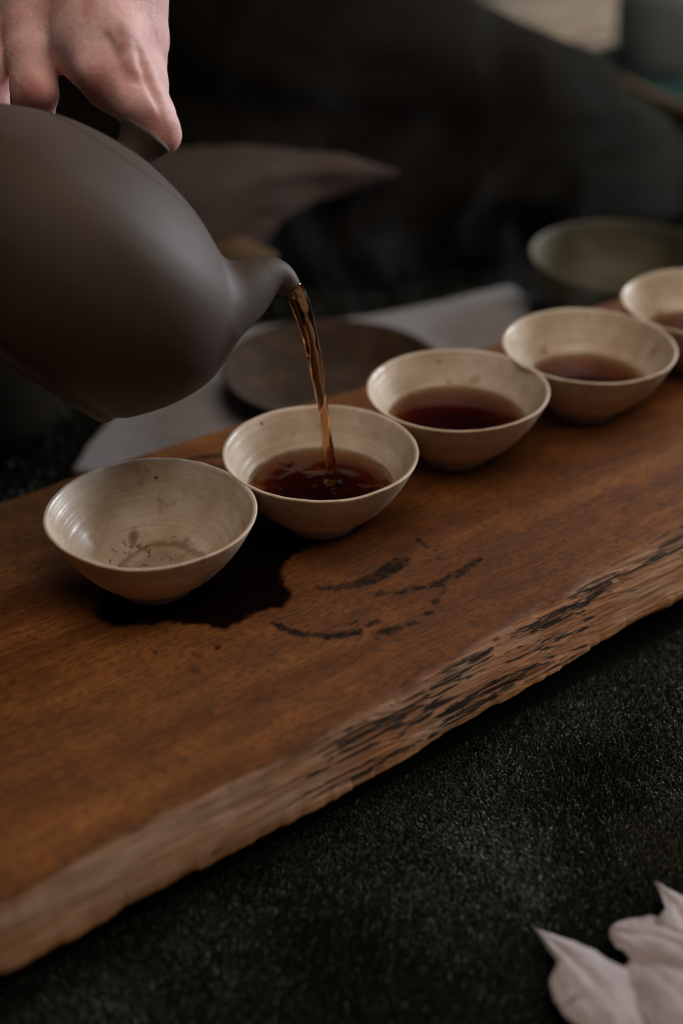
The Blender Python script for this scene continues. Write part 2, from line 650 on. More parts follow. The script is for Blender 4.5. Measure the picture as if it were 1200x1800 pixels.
M_STEMG = mat_simple('dry_stem', (0.14, 0.13, 0.08), (0.24, 0.22, 0.15), 120, 0.8)

# ------------------------------------------------------------------ carpet
TH = math.radians(37.5)
CS, SN = math.cos(TH), math.sin(TH)


def to_st(p):
    return np.array([p[0] * CS + p[1] * SN, -p[0] * SN + p[1] * CS])


def carpet_tone(x, y):
    t = 0.5 + 0.55 * fbm(x * 0.16, y * 0.16, seed=3, oct=3)
    return t


def carpet_beige(x, y):
    bx, by, _ = on_z(1175, 1500, 0)
    d = np.hypot((x - bx) / 1.6, (y - by) / 1.9) + 0.5 * fbm(x * 0.9, y * 0.9, seed=9)
    return 0.45 * sstep(1.6, 0.2, d)


gx = np.linspace(-140, 160, 101)
gy = np.linspace(-60, 320, 127)
GX, GY = np.meshgrid(gx, gy, indexing='ij')
V = np.stack([GX, GY, -0.05 + 0.0 * GX], -1).reshape(-1, 3)
me = make_mesh('carpet', V, grid_faces(101, 127), M_CARPET, attrs={'tone': np.full(len(V), 0.05), 'beige': np.zeros(len(V))})
carpet = tag(obj('carpet', me), 'dark green-black pile carpet spread under the tea board', 'carpet', kind='structure')


def pile(name, regions):
    VV, FF, TT, BB = [], [], [], []
    base = 0
    for (x, y, hgt, wid) in regions:
        n = len(x)
        lean = 1.1 * fbm(x * 0.22, y * 0.22, seed=31, oct=2)
        ang = 2.2 * fbm(x * 0.12, y * 0.12, seed=47, oct=2) + RNG.normal(0, 0.9, n) + 1.2
        ln = np.clip(0.35 + 0.5 * lean + RNG.normal(0, 0.3, n), -0.2, 1.3)
        h = hgt * RNG.uniform(0.75, 1.15, n) * (1 + 0.15 * fbm(x * 0.5, y * 0.5, seed=77, oct=2))
        dx, dy = np.cos(ang), np.sin(ang)
        face = RNG.uniform(0, 2 * math.pi, n)
        wx, wy = np.cos(face) * wid, np.sin(face) * wid
        P = []
        for k, (fz, fl, fw) in enumerate(((-0.15, 0, 1.0), (0.55, 0.3, 1.0), (0.90, 0.75, 1.0), (1.0, 0.95, 0.6))):
            cx = x + dx * ln * h * fl
            cyy = y + dy * ln * h * fl
            cz = h * fz * (1 - 0.25 * np.abs(ln) * fl)
            P.append(np.stack([cx - wx * fw, cyy - wy * fw, cz], -1))
            P.append(np.stack([cx + wx * fw, cyy + wy * fw, cz], -1))
        Vb = np.stack(P, 1)                     # n,8,3
        VV.append(Vb.reshape(-1, 3))
        f = np.array([[0, 1, 3, 2], [2, 3, 5, 4], [4, 5, 7, 6]])
        FF.append((np.arange(n)[:, None, None] * 8 + f[None] + base).reshape(-1, 4))
        tone = np.clip(0.05 + 0.5 * carpet_tone(x, y) * RNG.uniform(0.2, 1.0, n) + (RNG.random(n) > 0.86) * RNG.uniform(0.15, 0.65, n), 0, 1)  # random fibres coloured paler as painted glints of light
        tone = np.where(y > 52 + 0.75 * x, tone * 0.4, tone) if hgt > 0.42 else tone  # shade behind the board painted in as darker pile
        TT.append(np.repeat(tone, 8))
        BB.append(np.repeat(carpet_beige(x, y), 8))
        base += n * 8
    me = make_mesh(name, np.vstack(VV), np.vstack(FF), M_CARPET, attrs={'tone': np.concatenate(TT), 'beige': np.concatenate(BB)})
    return obj(name, me)


def jitter_grid(x0, x1, y0, y1, sp, keep):
    x = np.arange(x0, x1, sp)
    y = np.arange(y0, y1, sp)
    X, Y = np.meshgrid(x, y)
    X = X.ravel() + RNG.uniform(-0.5, 0.5, X.size) * sp
    Y = Y.ravel() + RNG.uniform(-0.5, 0.5, Y.size) * sp
    t = -X * SN + Y * CS
    k = keep(X, Y, t)
    return X[k], Y[k]


near = jitter_grid(-16, 24, 22, 56, 0.058, lambda x, y, t: (t < 31.5) & (np.abs(x) < 5 + y * 0.30) & (t > 8))
far = jitter_grid(-42, 48, 52, 175, 0.33, lambda x, y, t: (t > 48) & (np.abs(x) < 14 + y * 0.30))
side = jitter_grid(-30, 48, 14, 62, 0.13, lambda x, y, t: (t < 31.5) & (np.abs(x) >= 5 + y * 0.30) & (t > -10))
p = pile('carpet_pile', [(side[0], side[1], 0.26, 0.045), (near[0], near[1], 0.25, 0.021), (far[0], far[1], 0.45, 0.09)])
tag(p, 'short dark green-black carpet pile with scattered fibres coloured pale as glints', 'carpet pile', kind='stuff')

# ------------------------------------------------------------------ tea board (local x = along the grain, y = across)
BT = 5.0     # height of the board's top
TOPBREAK = [(-320, 1740), (0, 1578), (100, 1530), (200, 1472), (300, 1417), (400, 1372), (500, 1328), (600, 1270), (700, 1207), (800, 1150), (900, 1090), (1000, 1033), (1100, 975), (1200, 918), (1500, 760)]
BOTLIP = [(-320, 1862), (0, 1710), (75, 1672), (150, 1628), (190, 1612), (270, 1570), (375, 1515), (450, 1471), (500, 1445), (600, 1391), (690, 1347), (775, 1295), (815, 1273), (885, 1232), (960, 1187), (1025, 1143), (1070, 1117), (1100, 1102), (1120, 1087), (1160, 1072), (1200, 1054), (1500, 880)]
BACK = [(-300, 965), (0, 874), (180, 812), (420, 740), (620, 680), (870, 598), (1090, 515), (1500, 350)]
DROP = 2.3


def st_curve(pts, z):
    q = np.array([to_st(on_z(x, y, z)) for x, y in pts])
    o = np.argsort(q[:, 0])
    return q[o]


cb, cl, ck = st_curve(TOPBREAK, BT), st_curve(BOTLIP, BT - DROP), st_curve(BACK, BT)
S0, S1 = -14.0, 86.0
sfine = np.concatenate([np.arange(S0, 6, 0.4), np.arange(6, 64, 0.095), np.arange(64, S1, 0.4)])
ns = len(sfine)
tb = np.interp(sfine, cb[:, 0], cb[:, 1])
tl = np.interp(sfine, cl[:, 0], cl[:, 1])
tk = np.interp(sfine, ck[:, 0], ck[:, 1])
ksm = np.ones(15) / 15
tb = np.convolve(np.pad(tb, 7, 'edge'), ksm, 'valid') + 0.08 * fbm(sfine * 0.7, 0, seed=5)
tk = tk + 0.18 * fbm(sfine * 0.22, 1.0, seed=6) + 0.03 * fbm(sfine * 2.0, 1.0, seed=7)
tstep = 0.10 * fbm(sfine * 1.6, 2.0, seed=8, oct=5) + 0.06 * np.floor(3 * vnoise(sfine * 0.45, 3.0, seed=9))
tl = np.convolve(np.pad(tl, 7, 'edge'), ksm, 'valid')
ntop, nedge, nund, nback = 185, 104, 10, 14
rows, erow = [], []
# order round the section: under (front) -> lip -> live edge -> top -> back -> bottom
ONE = np.ones(ns)
sec_t, sec_z, sec_e, sec_q = [], [], [], []
for k in range(nund):                                     # undercut from floor up to the lip
    f = k / nund
    sec_t.append(tl + tstep + 2.6 * (1 - f) ** 0.7 + 0.1 * fbm(sfine * 0.8, f * 3, seed=21))
    sec_z.append(0.12 + (BT - DROP - 0.28 - 0.12) * f * ONE)
    sec_e.append(ONE)
    sec_q.append(ONE * 1.0)
for k in range(nedge + 1):                                # live edge, lip -> break
    f = k / nedge
    q = 1 - f
    t = tl + (tb - tl) * f + tstep * q ** 7
    z = BT - DROP * (q ** 1.35)
    # fibrous ridges running along the grain
    wob = 0.35 * vnoise(sfine * 0.25, q * 2, seed=33)
    tt = t + 0.25 * vnoise(sfine * 0.12, 4.0, seed=35)
    r1 = fbm(sfine * 0.10, tt * 1.5, q * 1.5, seed=41, oct=3)
    r2 = fbm(sfine * 0.22, tt * 8.5, q * 3, seed=42, oct=3, gain=0.7)
    gate = 0.35 + 0.65 * sstep(-0.25, 0.35, fbm(sfine * 0.2, q * 2.5, seed=44, oct=2))
    amp = sstep(0.0, 0.22, q) * sstep(0.0, 0.06, 1 - q + 0.02)
    rough = 0.18 + 0.82 * sstep(0, 1, np.clip((sfine - 17.5) / 1.2, 0, 1)) * sstep(1, 0, np.clip((sfine - 41.0) / 2.5, 0, 1))
    d = amp * (0.12 * r1 + rough * gate * 0.085 * r2)
    sec_t.append(t - 0.64 * d)
    sec_z.append(z + 0.76 * d)
    sec_e.append(ONE * sstep(0.0, 0.16, q) if np.isscalar(q) else q)
    sec_q.append(ONE * q)
for k in range(1, ntop + 1):                              # top, break -> back
    f = k / ntop
    t = tb + (tk - tb) * f
    z = BT + 0.035 * fbm(sfine * 0.08, t * 0.25, seed=51, oct=2) * sstep(0, 0.08, f) + 0.006 * fbm(sfine * 0.3, t * 9, seed=52, oct=2) * sstep(0, 0.04, f)
    dist = (1 - f) * (tk - tb)
    z = z - 0.25 * sstep(0.55, 0.0, dist) ** 2
    sec_t.append(t)
    sec_z.append(z)
    sec_e.append(ONE * 0)
    sec_q.append(ONE * 0)
for k in range(1, nback + 1):                             # back face and bottom
    f = k / nback
    sec_t.append(tk + 0.28 * math.sin(min(1, f * 2) * math.pi / 2) - 1.2 * f * f + 0.08 * fbm(sfine * 0.9, f * 4, seed=61))
    sec_z.append(BT - 0.25 - (BT - 0.37) * f * ONE)
    sec_e.append(ONE * 0)
    sec_q.append(ONE * 0)
ST, SZ, SE, SQ = [np.stack(a, 1) for a in (sec_t, sec_z, sec_e, sec_q)]
SS = np.repeat(sfine[:, None], ST.shape[1], 1)
nsec = ST.shape[1]
# wear along the border between top and edge is uneven
SEn = np.clip(sstep(0.02, 0.26, SQ + 0.10 * fbm(SS * 0.5, ST * 3, seed=71, oct=3)), 0, 1)
istop = np.zeros(nsec, bool)
istop[nund:nund + nedge + 1] = True
SEn[:, :nund] = 1
SEn[:, nund + nedge + 1:] *= sstep(0.6, 0.0, ST[:, nund + nedge + 1:] - tb[:, None])
lip = sstep(0.90, 0.985, SQ + 0.04 * fbm(SS * 0.8, SQ * 3, seed=72))
# dark weathered bark streaks between two places along the edge
m_reg = sstep(17.3, 18.0, SS + 0.5 * fbm(SS * 0.8, SQ * 6, seed=81)) * sstep(44.5, 41.5, SS + 2.4 * fbm(SS * 0.5, SQ * 5, seed=82))
TW = ST + 0.30 * vnoise(SS * 0.12, 4.0, seed=35)
stk = fbm(SS * 0.20, TW * 6.0, SQ * 2, seed=84, oct=4, gain=0.8)
patch = fbm(SS * 0.16, SQ * 2.6, seed=85, oct=3)
bark = m_reg * sstep(-0.22, 0.22, stk + 0.5 * patch + 0.02) * sstep(0.06, 0.22, SQ) * (1 - 0.8 * lip)
bark = np.maximum(bark, 0.40 * sstep(0.22, 0.5, stk + 0.35 * patch) * sstep(0.2, 0.5, SQ) * (1 - lip))
bark[:, :nund] = 0.35
# marks, spills and the cups' soft painted shade on the top
def P2(x, y):
    return to_st(on_z(x, y, BT))


def line(pts, wpx=1.0):
    return [(*P2(x, y), w * wpx) for x, y, w in pts]


top_sl = slice(nund + nedge - 2, nund + nedge + 1 + ntop)
tS, tT = SS[:, top_sl], ST[:, top_sl]
mark = np.zeros_like(SS)
wet = np.zeros_like(SS)
damp_shade = np.zeros_like(SS)
jn = 0.15 * fbm(tS * 2.6, tT * 4.0, seed=91, oct=4, gain=0.75)
mk = np.zeros_like(tS)
strokes = [
    ([(562, 1034, .10), (590, 1034, .20), (630, 1027, .26), (668, 1010, .34), (700, 990, .38), (712, 982, .2)], 1.0, 0.10),
    ([(480, 1096, .06), (500, 1106, .16), (530, 1115, .15), (575, 1118, .15), (625, 1113, .20), (632, 1110, .1)], 1.0, 0.16),
    ([(655, 1114, .08), (680, 1110, .20), (702, 1104, .14)], 1.0, 0.14),
    ([(716, 1098, .12), (728, 1094, .10)], 1.0, 0.12),
    ([(742, 1080, .08), (760, 1076, .10)], 1.0, 0.12),
    ([(762, 1058, .12), (770, 1054, .12)], 1.0, 0.1),
    ([(772, 1046, .10), (778, 1042, .08)], 1.0, 0.1),
    ([(782, 1038, .10), (788, 1036, .05)], 1.0, 0.1),
    ([(612, 1098, .10), (628, 1094, .12)], 1.0, 0.14),
    ([(648, 1098, .12), (664, 1092, .14)], 1.0, 0.14),
    ([(660, 1046, .04), (690, 1043, .08), (735, 1036, .12), (770, 1026, .13), (800, 1012, .13), (822, 1000, .10), (838, 984, .06)], 1.0, 0.24),
    ([(734, 948, .08), (748, 960, .10), (766, 968, .08)], 1.0, 0.14),
    ([(750, 985, .05), (772, 982, .06)], 1.0, 0.12),
    ([(342, 1152, .09), (350, 1151, .09)], 1.0, 0.05),
    ([(380, 1139, .10), (386, 1137, .10)], 1.0, 0.05),
    ([(300, 816, .06), (345, 806, .16), (372, 803, .22), (395, 798, .2)], 1.0, 0.14),
    ([(352, 814, .05), (395, 820, .16)], 1.0, 0.14),
]
for pts, w, soft in strokes:
    d = line_d(tS, tT, line(pts, w)) - jn * (2.2 if soft > 0.2 else 1.0)
    mk = np.maximum(mk, sstep(soft * 0.6, -0.06, d))
mark[:, top_sl] = np.clip(mk * (0.82 + 0.5 * fbm(tS * 3, tT * 5, seed=93, oct=3, gain=0.8)), 0, 0.97)
pool = [P2(*q) for q in [(160, 1072), (172, 1090), (200, 1101), (245, 1098), (290, 1092), (340, 1099), (396, 1107), (420, 1090), (452, 1076), (498, 1071), (510, 1046), (496, 1026), (498, 1000), (520, 975), (560, 955), (600, 930), (520, 880), (430, 860), (330, 930), (200, 1010)]]
d = poly_sd(tS, tT, pool) - 0.8 * jn - 0.25 * fbm(tS * 0.9, tT * 0.9, seed=95)
wet[:, top_sl] = sstep(0.12, -0.12, d)
halo = np.zeros_like(tS)  # soft damp patches that also paint the shade around the cups
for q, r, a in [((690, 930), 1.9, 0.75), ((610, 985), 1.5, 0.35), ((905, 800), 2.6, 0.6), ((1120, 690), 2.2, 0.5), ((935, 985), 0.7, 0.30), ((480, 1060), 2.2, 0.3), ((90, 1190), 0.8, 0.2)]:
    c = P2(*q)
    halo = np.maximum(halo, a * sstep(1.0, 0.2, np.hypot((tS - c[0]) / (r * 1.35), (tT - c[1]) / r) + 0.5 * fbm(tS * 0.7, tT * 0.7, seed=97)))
damp_shade[:, top_sl] = np.maximum(halo, 0)
V = np.stack([SS, ST, SZ], -1).reshape(-1, 3)
F = grid_faces(ns, nsec, wrap_v=True)
nv = len(V)
ca, cz = V[:nsec].mean(0), V[-nsec:].mean(0)
me = make_mesh('wooden_board', V, F, M_BOARD, attrs={'edge': SEn.ravel(), 'lip': lip.ravel(), 'bark': bark.ravel(), 'mark': mark.ravel(), 'wet': wet.ravel(), 'damp_shade': damp_shade.ravel()})
# end caps
import bmesh
bm = bmesh.new()
bm.from_mesh(me)
bm.verts.ensure_lookup_table()
try:
    bm.faces.new([bm.verts[i] for i in range(nsec)])
    bm.faces.new([bm.verts[nv - nsec + i] for i in range(nsec)][::-1])
except ValueError:
    pass
bmesh.ops.recalc_face_normals(bm, faces=bm.faces)
bm.to_mesh(me)
bm.free()
board = obj('wooden_board', me, rotz=TH)
tag(board, 'long brown wooden plank with a weathered live edge, carrying the row of cups', 'wooden board')

# ------------------------------------------------------------------ cups
CUP_OUT = [(0.0, 0.18), (1.02, 0.16), (1.12, 0.0), (1.36, 0.0), (1.44, 0.1), (1.42, 0.34), (1.62, 0.46), (2.15, 0.80), (2.72, 1.36), (3.20, 2.02), (3.55, 2.66), (3.74, 3.06)]
CUP_IN = [(3.70, 3.15), (3.60, 3.12), (3.40, 2.72), (3.04, 2.06), (2.54, 1.42), (1.95, 0.92), (1.35, 0.62), (0.7, 0.50), (0.0, 0.48)]


def inner_r(z):
    p = np.array(CUP_IN[1:])[::-1]
    return float(np.interp(z, p[:, 1], p[:, 0]))


def cup_mesh(seed, stain):
    prof = np.vstack([dense(CUP_OUT[:6], 0.1), dense(CUP_OUT[5:], 0.07)[1:], dense([CUP_OUT[-1], (3.755, 3.12), CUP_IN[0], CUP_IN[1]], 0.04)[1:], dense(CUP_IN[1:], 0.06)[1:]])
    prof[:, 0] = np.maximum(prof[:, 0], 0)
    side = np.array([0 if i < len(dense(CUP_OUT[:6], 0.1)) + len(dense(CUP_OUT[5:], 0.07)) + 2 else 1 for i in range(len(prof))])
    n = 144

    def wob(R, Z, T):
        c, s = np.cos(T), np.sin(T)
        k = R / 3.75
        w = fbm(c * 0.8, s * 0.8, seed * 3.7, seed=seed, oct=2)
        R = R * (1 + 0.016 * w * k) + 0.012 * vnoise(Z * 8, c * 0.8, s * 0.8, seed=seed + 20) * sstep(0.4, 0.55, k) * (1 - k ** 6)
        Z = Z + 0.085 * k ** 3 * fbm(c * 0.9 + 5, s * 0.9, seed * 1.7, seed=seed + 50, oct=2)
        Z = Z + 0.012 * k ** 4 * vnoise(c * 9, s * 9, 0, seed=seed + 9)
        return R, Z

    V, F = lathe(prof, n, wob)
    R = np.hypot(V[:, 0], V[:, 1])
    bare = np.repeat((1.0 - side)[None], n, 0).ravel()
    inside = np.repeat(side[None], n, 0).ravel()
    st = np.zeros(len(V))
    if stain:
        nn = fbm(V[:, 0] * 1.8, V[:, 1] * 1.8, seed=seed + 3, oct=4)
        rr = np.hypot(V[:, 0] - 0.25, V[:, 1] - 0.15) + 0.28 * nn
        st = 0.45 * sstep(0.22, 0.0, np.abs(rr - 1.45)) + 0.38 * sstep(1.6, 0.9, rr) + 0.5 * sstep(1.1, 0.4, np.hypot(V[:, 0] - 0.1, V[:, 1] + 0.7) + 0.4 * nn)
        fl = fbm(V[:, 0] * 6, V[:, 1] * 6, seed=seed + 8, oct=2)
        st += 0.6 * sstep(0.54, 0.66, fl) * (R < 2.0)
        dd = np.hypot((V[:, 0] + 0.95) / 0.22, (V[:, 1] - 1.75) / 0.42) + 0.5 * nn
        st += 0.6 * sstep(1.3, 0.5, dd)
        st = np.clip(st * 1.35, 0, 0.92) * inside
    return make_mesh('bowl', V, F, M_CUP, attrs={'bare': bare, 'stain': st})


cups = [
    ((265, 900), 'empty cream tea cup with brown dregs, nearest in the row', True),
    ((562, 795), 'cream tea cup under the spout with tea being poured in', False),
    ((804, 684), 'full cream tea cup in the middle of the row of five', False),
    ((1035, 608), 'filled cream tea cup, second from the far end of the row', False),
    ((1235, 531), 'farthest cream tea cup at the end of the row, cut by the frame', False),
]
RIM = 3.1
cup_pos = []
for i, (q, lab, stn) in enumerate(cups):
    c = on_z(*q, BT + RIM)
    cup_pos.append(c)
    root = obj('tea_cup', None, loc=(c[0], c[1], BT + 0.02))
    root.empty_display_size = 0.02
    root.rotation_euler = (0, 0, i * 1.1)
    tag(root, lab, 'tea cup', 'cream stoneware tea cups in a row on the board')
    cm = cup_mesh(i * 7 + 3, stn)
    b = obj('bowl', cm, root)
    if stn:
        b.rotation_euler = (0, 0, 0)


def tea_mesh(level, seed, rough, hit=None):
    n, m = 120, 64
    rs = inner_r(level) + 0.035
    prof = [(0.0, 0.50)]
    pin = np.array(CUP_IN[1:])[::-1]
    for r, z in dense(pin, 0.12):
        if z < level - 0.02 and r > 0.05:
            prof.append((r + 0.03, z - 0.03))
    prof.append((rs, level - 0.01))
    meniscus = [(rs - 0.005, level + 0.03), (rs - 0.09, level + 0.004)]
    prof += meniscus
    prof += [((rs - 0.09) * (1 - (k / m)), level) for k in range(1, m + 1)]
    prof = np.array(prof)
    k0 = len(prof) - m

    def wob(R, Z, T):
        X, Y = R * np.cos(T), R * np.sin(T)
        top = np.zeros_like(R)
        top[:, k0:] = 1
        edge = sstep(rs, rs - 0.5, R)
        w = 0.004 * fbm(X * 0.7, Y * 0.7, seed=seed, oct=2)
        if rough:
            d = np.hypot(X - hit[0], Y - hit[1])
            w = w + 0.035 * fbm(X * 1.7, Y * 1.7, seed=seed, oct=3) + 0.03 * np.cos(d * 7.5) * np.exp(-d * 0.7) + 0.10 * np.exp(-(d / 0.42) ** 2)
        return R, Z + top * edge * w
    V, F = lathe(prof, n, wob)
    return make_mesh('tea', V, F, M_TEA)


# ------------------------------------------------------------------ teapot
PD = 52.5                                       # depth of the pot's axis from the lens
PPC = FX / PD
CA, SA = 0.831, 0.556                           # lean of the pot in the picture plane
XB = CA * RGT - SA * UPV                        # towards the spout
ZB = SA * RGT + CA * UPV                        # up the pot's axis
YB = FWD
POT0 = at_d(-1.5, 622.6, PD)
PM = Matrix(((XB[0], YB[0], ZB[0], POT0[0] * CM), (XB[1], YB[1], ZB[1], POT0[1] * CM), (XB[2], YB[2], ZB[2], POT0[2] * CM), (0, 0, 0, 1)))


def pot_uv(x, y):
    dx, dy = x + 1.5, y - 622.6
    return (dx * CA + dy * SA) / PPC, (dx * SA - dy * CA) / PPC


def pot_local(P):
    q = np.asarray(P) - POT0
    return np.array([q @ XB, q @ YB, q @ ZB])


pot = obj('teapot', None)
pot.empty_display_size = 0.03
pot.matrix_world = PM
tag(pot, 'grey-brown clay teapot tilted over the cups, held by a hand', 'teapot')
BODY = [(0.0, 0.22), (3.9, 0.20), (4.02, 0.0), (4.22, 0.0), (4.36, 0.16), (4.46, 0.38), (4.92, 0.72), (5.78, 1.80), (6.36, 2.95), (6.53, 3.85), (6.46, 4.72), (6.18, 5.45), (5.58, 6.18), (4.30, 7.10), (2.85, 7.75), (1.2, 8.14), (0.0, 8.25)]
bprof = np.vstack([dense(BODY[:6], 0.1)[:-1], dense(BODY[5:], 0.1)])
bprof[:, 0] = np.maximum(bprof[:, 0], 0)
tr = np.arange(-0.2, 9.2, 0.03)
tz = np.arange(-1.2, 10.2, 0.03)
TR, TZ = np.meshgrid(tr, tz, indexing='ij')
closed = np.vstack([bprof, [[-0.6, 8.3]], [[-0.6, 0.2]]])
TAB = poly_sd(TR, TZ, closed)


def tab(R, Z):
    fi = np.clip((R + 0.2) / 0.03, 0, len(tr) - 2.001)
    fj = np.clip((Z + 1.2) / 0.03, 0, len(tz) - 2.001)
    i, j = fi.astype(int), fj.astype(int)
    a, b = fi - i, fj - j
    return TAB[i, j] * (1 - a) * (1 - b) + TAB[i + 1, j] * a * (1 - b) + TAB[i, j + 1] * (1 - a) * b + TAB[i + 1, j + 1] * a * b


SP = [(372, 558, 74, 0.1), (408, 527, 60, 0.35), (438, 503, 47, 0.6), (464, 487, 36, 0.85), (484, 484, 28, 1.05), (497, 490, 22.5, 1.15), (505, 499, 19.5, 1.22), (514, 511, 18, 1.28)]
sp_pts, sp_r = [], []
for x, y, r, yy in SP:
    sp_pts.append(pot_local(at_d(x, y, PD + yy)))
    sp_r.append(r / PPC)
sp_d = dense(np.hstack([np.array(sp_pts), np.array(sp_r)[:, None]]), 0.25)
tip, tipn = np.array(sp_d[-1][:3]), sp_d[-1][:3] - sp_d[-3][:3]
tipn = np.array(tipn) / np.linalg.norm(tipn)


def pot_field(X, Y, Z):
    d = tab(np.hypot(X, Y), Z)
    m = (X > 3.2) & (np.abs(Y) < 3.2) & (Z > 1.5)
    s = np.full(X.shape, 9.0)
    ss = chain(X[m], Y[m] , Z[m], sp_d[:, :3], sp_d[:, 3], 0.12)
    cut = (X[m] - tip[0]) * tipn[0] + (Y[m] - tip[1]) * tipn[1] + (Z[m] - tip[2]) * tipn[2]
    ss = smax(ss, cut, 0.14)
    s[m] = ss
    d = smin(d, s, 0.6)
    return d


V, F, N = surface_nets(pot_field, (-7.0, -7.0, -0.4), (9.2, 7.0, 8.7), 0.105)
fc = V[F].mean(1)
dsp = np.min(np.linalg.norm(fc[:, None, :] - sp_d[None, 3:, :3], axis=2) - sp_d[None, 3:, 3] * 1.25, axis=1)
isp = (dsp < 0.05) & (np.hypot(fc[:, 0], fc[:, 1]) > 5.2)


def submesh(V, F, N, mask):
    f = F[mask]
    u, inv = np.unique(f, return_inverse=True)
    return V[u], inv.reshape(f.shape), N[u]


a, b, c = submesh(V, F, N, ~isp)
obj('body', make_mesh('body', a, b, M_CLAY, normals=c), pot)
a, b, c = submesh(V, F, N, isp)
obj('spout', make_mesh('spout', a, b, M_CLAY, normals=c), pot)
# lid: a shallow dome lying on the shoulder, with its flared knob
rr = np.linspace(3.3, 0.0, 40)
sel = bprof[:, 1] > 6.9
o = np.argsort(bprof[sel, 0])
topz = np.interp(rr, bprof[sel, 0][o], bprof[sel, 1][o])
lid_prof = np.vstack([[[0.0, 7.4]], [[3.26, 7.3]], [[3.34, topz[0] + 0.0]], [[3.33, topz[0] + 0.012]], np.stack([rr, topz + 0.02], 1)[1:]])
V, F = lathe(lid_prof, 96)
lid = obj('lid', make_mesh('lid', V, F, M_CLAY), pot)
kn = dense([(0.70, 8.1), (0.70, 8.32), (0.78, 8.62), (0.93, 8.92), (0.965, 9.0)], 0.06)
kn = np.vstack([kn, dense([(0.965, 9.0), (0.955, 9.05), (0.90, 9.085), (0.80, 9.10), (0.0, 9.13)], 0.06)])
kn[:, 0] = np.maximum(kn[:, 0], 0)
V, F = lathe(kn, 64)
obj('knob', make_mesh('knob', V, F, M_CLAY), lid)
ha = dense([(-5.9, 0, 6.2), (-7.0, 0, 7.0), (-8.6, 0, 7.2), (-9.9, 0, 6.3), (-10.1, 0, 4.8), (-9.2, 0, 3.3), (-7.6, 0, 2.5), (-6.0, 0, 2.3)], 0.2)
V, F = tube(ha, np.linspace(0.62, 0.5, len(ha)), 20, True)
obj('handle', make_mesh('handle', V, F, M_CLAY), pot)

# ------------------------------------------------------------------ tea: in the cups and falling from the spout
LEV = {1: 1.72, 2: 1.78, 3: 1.48, 4: 1.50}
hitw = on_z(584, 852, BT + LEV[1])
labels = {1: 'rippling amber-brown tea with the stream falling into it',
          2: 'still dark brown tea in the middle cup of the row',
          3: 'low dark tea in the second cup from the far end',
          4: 'reddish tea in the farthest cup at the frame edge'}
for i in (1, 2, 3, 4):
    c = cup_pos[i]
    me = tea_mesh(LEV[i], 60 + i, i == 1, (hitw[0] - c[0], hitw[1] - c[1]))
    o = obj('tea', me, loc=(c[0], c[1], BT + 0.02))
    tag(o, labels[i], 'tea', 'tea in the cups')

tipw = POT0 + tip[0] * XB + tip[1] * YB + tip[2] * ZB
start = tipw - (tipn[0] * XB + tipn[1] * YB + tipn[2] * ZB) * 0.25
nst = 130
tau = np.linspace(0, 1, nst)
dv = hitw - start
dr = 0.10 * tau + 0.90 * tau ** 2
path = start[None] + np.stack([dv[0] * tau, dv[1] * tau, dv[2] * dr], 1)
n = 40
T = np.gradient(path, axis=0)
T /= np.linalg.norm(T, axis=1)[:, None]
A = RGT[None] - T * (T @ RGT)[:, None]
A /= np.linalg.norm(A, axis=1)[:, None]
B = np.cross(T, A)
th = np.linspace(0, 2 * math.pi, n, endpoint=False)
L = np.cumsum(np.r_[0, np.linalg.norm(np.diff(path, axis=0), axis=1)])
VV = []
for i in range(nst):
    l = L[i]
    r = np.interp(l, [0, 0.5, 1.2, 3, 5, 8, 10], [0.25, 0.28, 0.29, 0.26, 0.215, 0.20, 0.20])
    tw = th + 0.32 * l
    f = 1 + 0.20 * np.cos(2 * tw + 0.4) * np.exp(-l * 0.15) + 0.08 * np.cos(3 * tw - 0.9 * l) + 0.10 * vnoise(np.cos(th) * 0.9 + 9, np.sin(th) * 0.9, l * 0.75, seed=5) + 0.05 * vnoise(np.cos(th) * 1.5, np.sin(th) * 1.5, l * 2.1, seed=6)
    f = f * (1 + 0.07 * vnoise(l * 1.1, 0.5, seed=8))
    if l > L[-1] - 0.4:
        f = f * (1 + 0.35 * ((l - L[-1] + 0.4) / 0.4) ** 2)
    VV.append(path[i] + r * f[:, None] * (np.cos(th)[:, None] * A[i] + np.sin(th)[:, None] * B[i]))
V = np.vstack(VV)
F = [tuple(q) for q in grid_faces(nst, n, wrap_v=True)]
F.append(tuple(range(n))[::-1])
F.append(tuple((nst - 1) * n + k for k in range(n)))
me = make_mesh('tea_stream', V, F, M_STREAM)
bm = bmesh.new()
bm.from_mesh(me)
bmesh.ops.recalc_face_normals(bm, faces=bm.faces)
bm.to_mesh(me)
bm.free()
o = obj('tea_stream', me)
tag(o, 'amber stream of tea falling from the spout into a cup', 'tea stream')

# ------------------------------------------------------------------ person: hand and forearm, sleeve, trousers
person = obj('person', None, loc=(-5, 125, 0))
tag(person, 'person in dark clothes sitting behind the board, pouring tea with one hand', 'person')
pinv = np.array([-5, 125, 0.0])


def K(x, y, d):           # picture point at depth d -> camera-frame cm (right, away, up)
    return np.array([(x - 600) / FX * d, d, (900 - y) / FX * d])


def cam_to_world(V):
    return CAMP + V[:, :1] * RGT + V[:, 1:2] * FWD + V[:, 2:3] * UPV


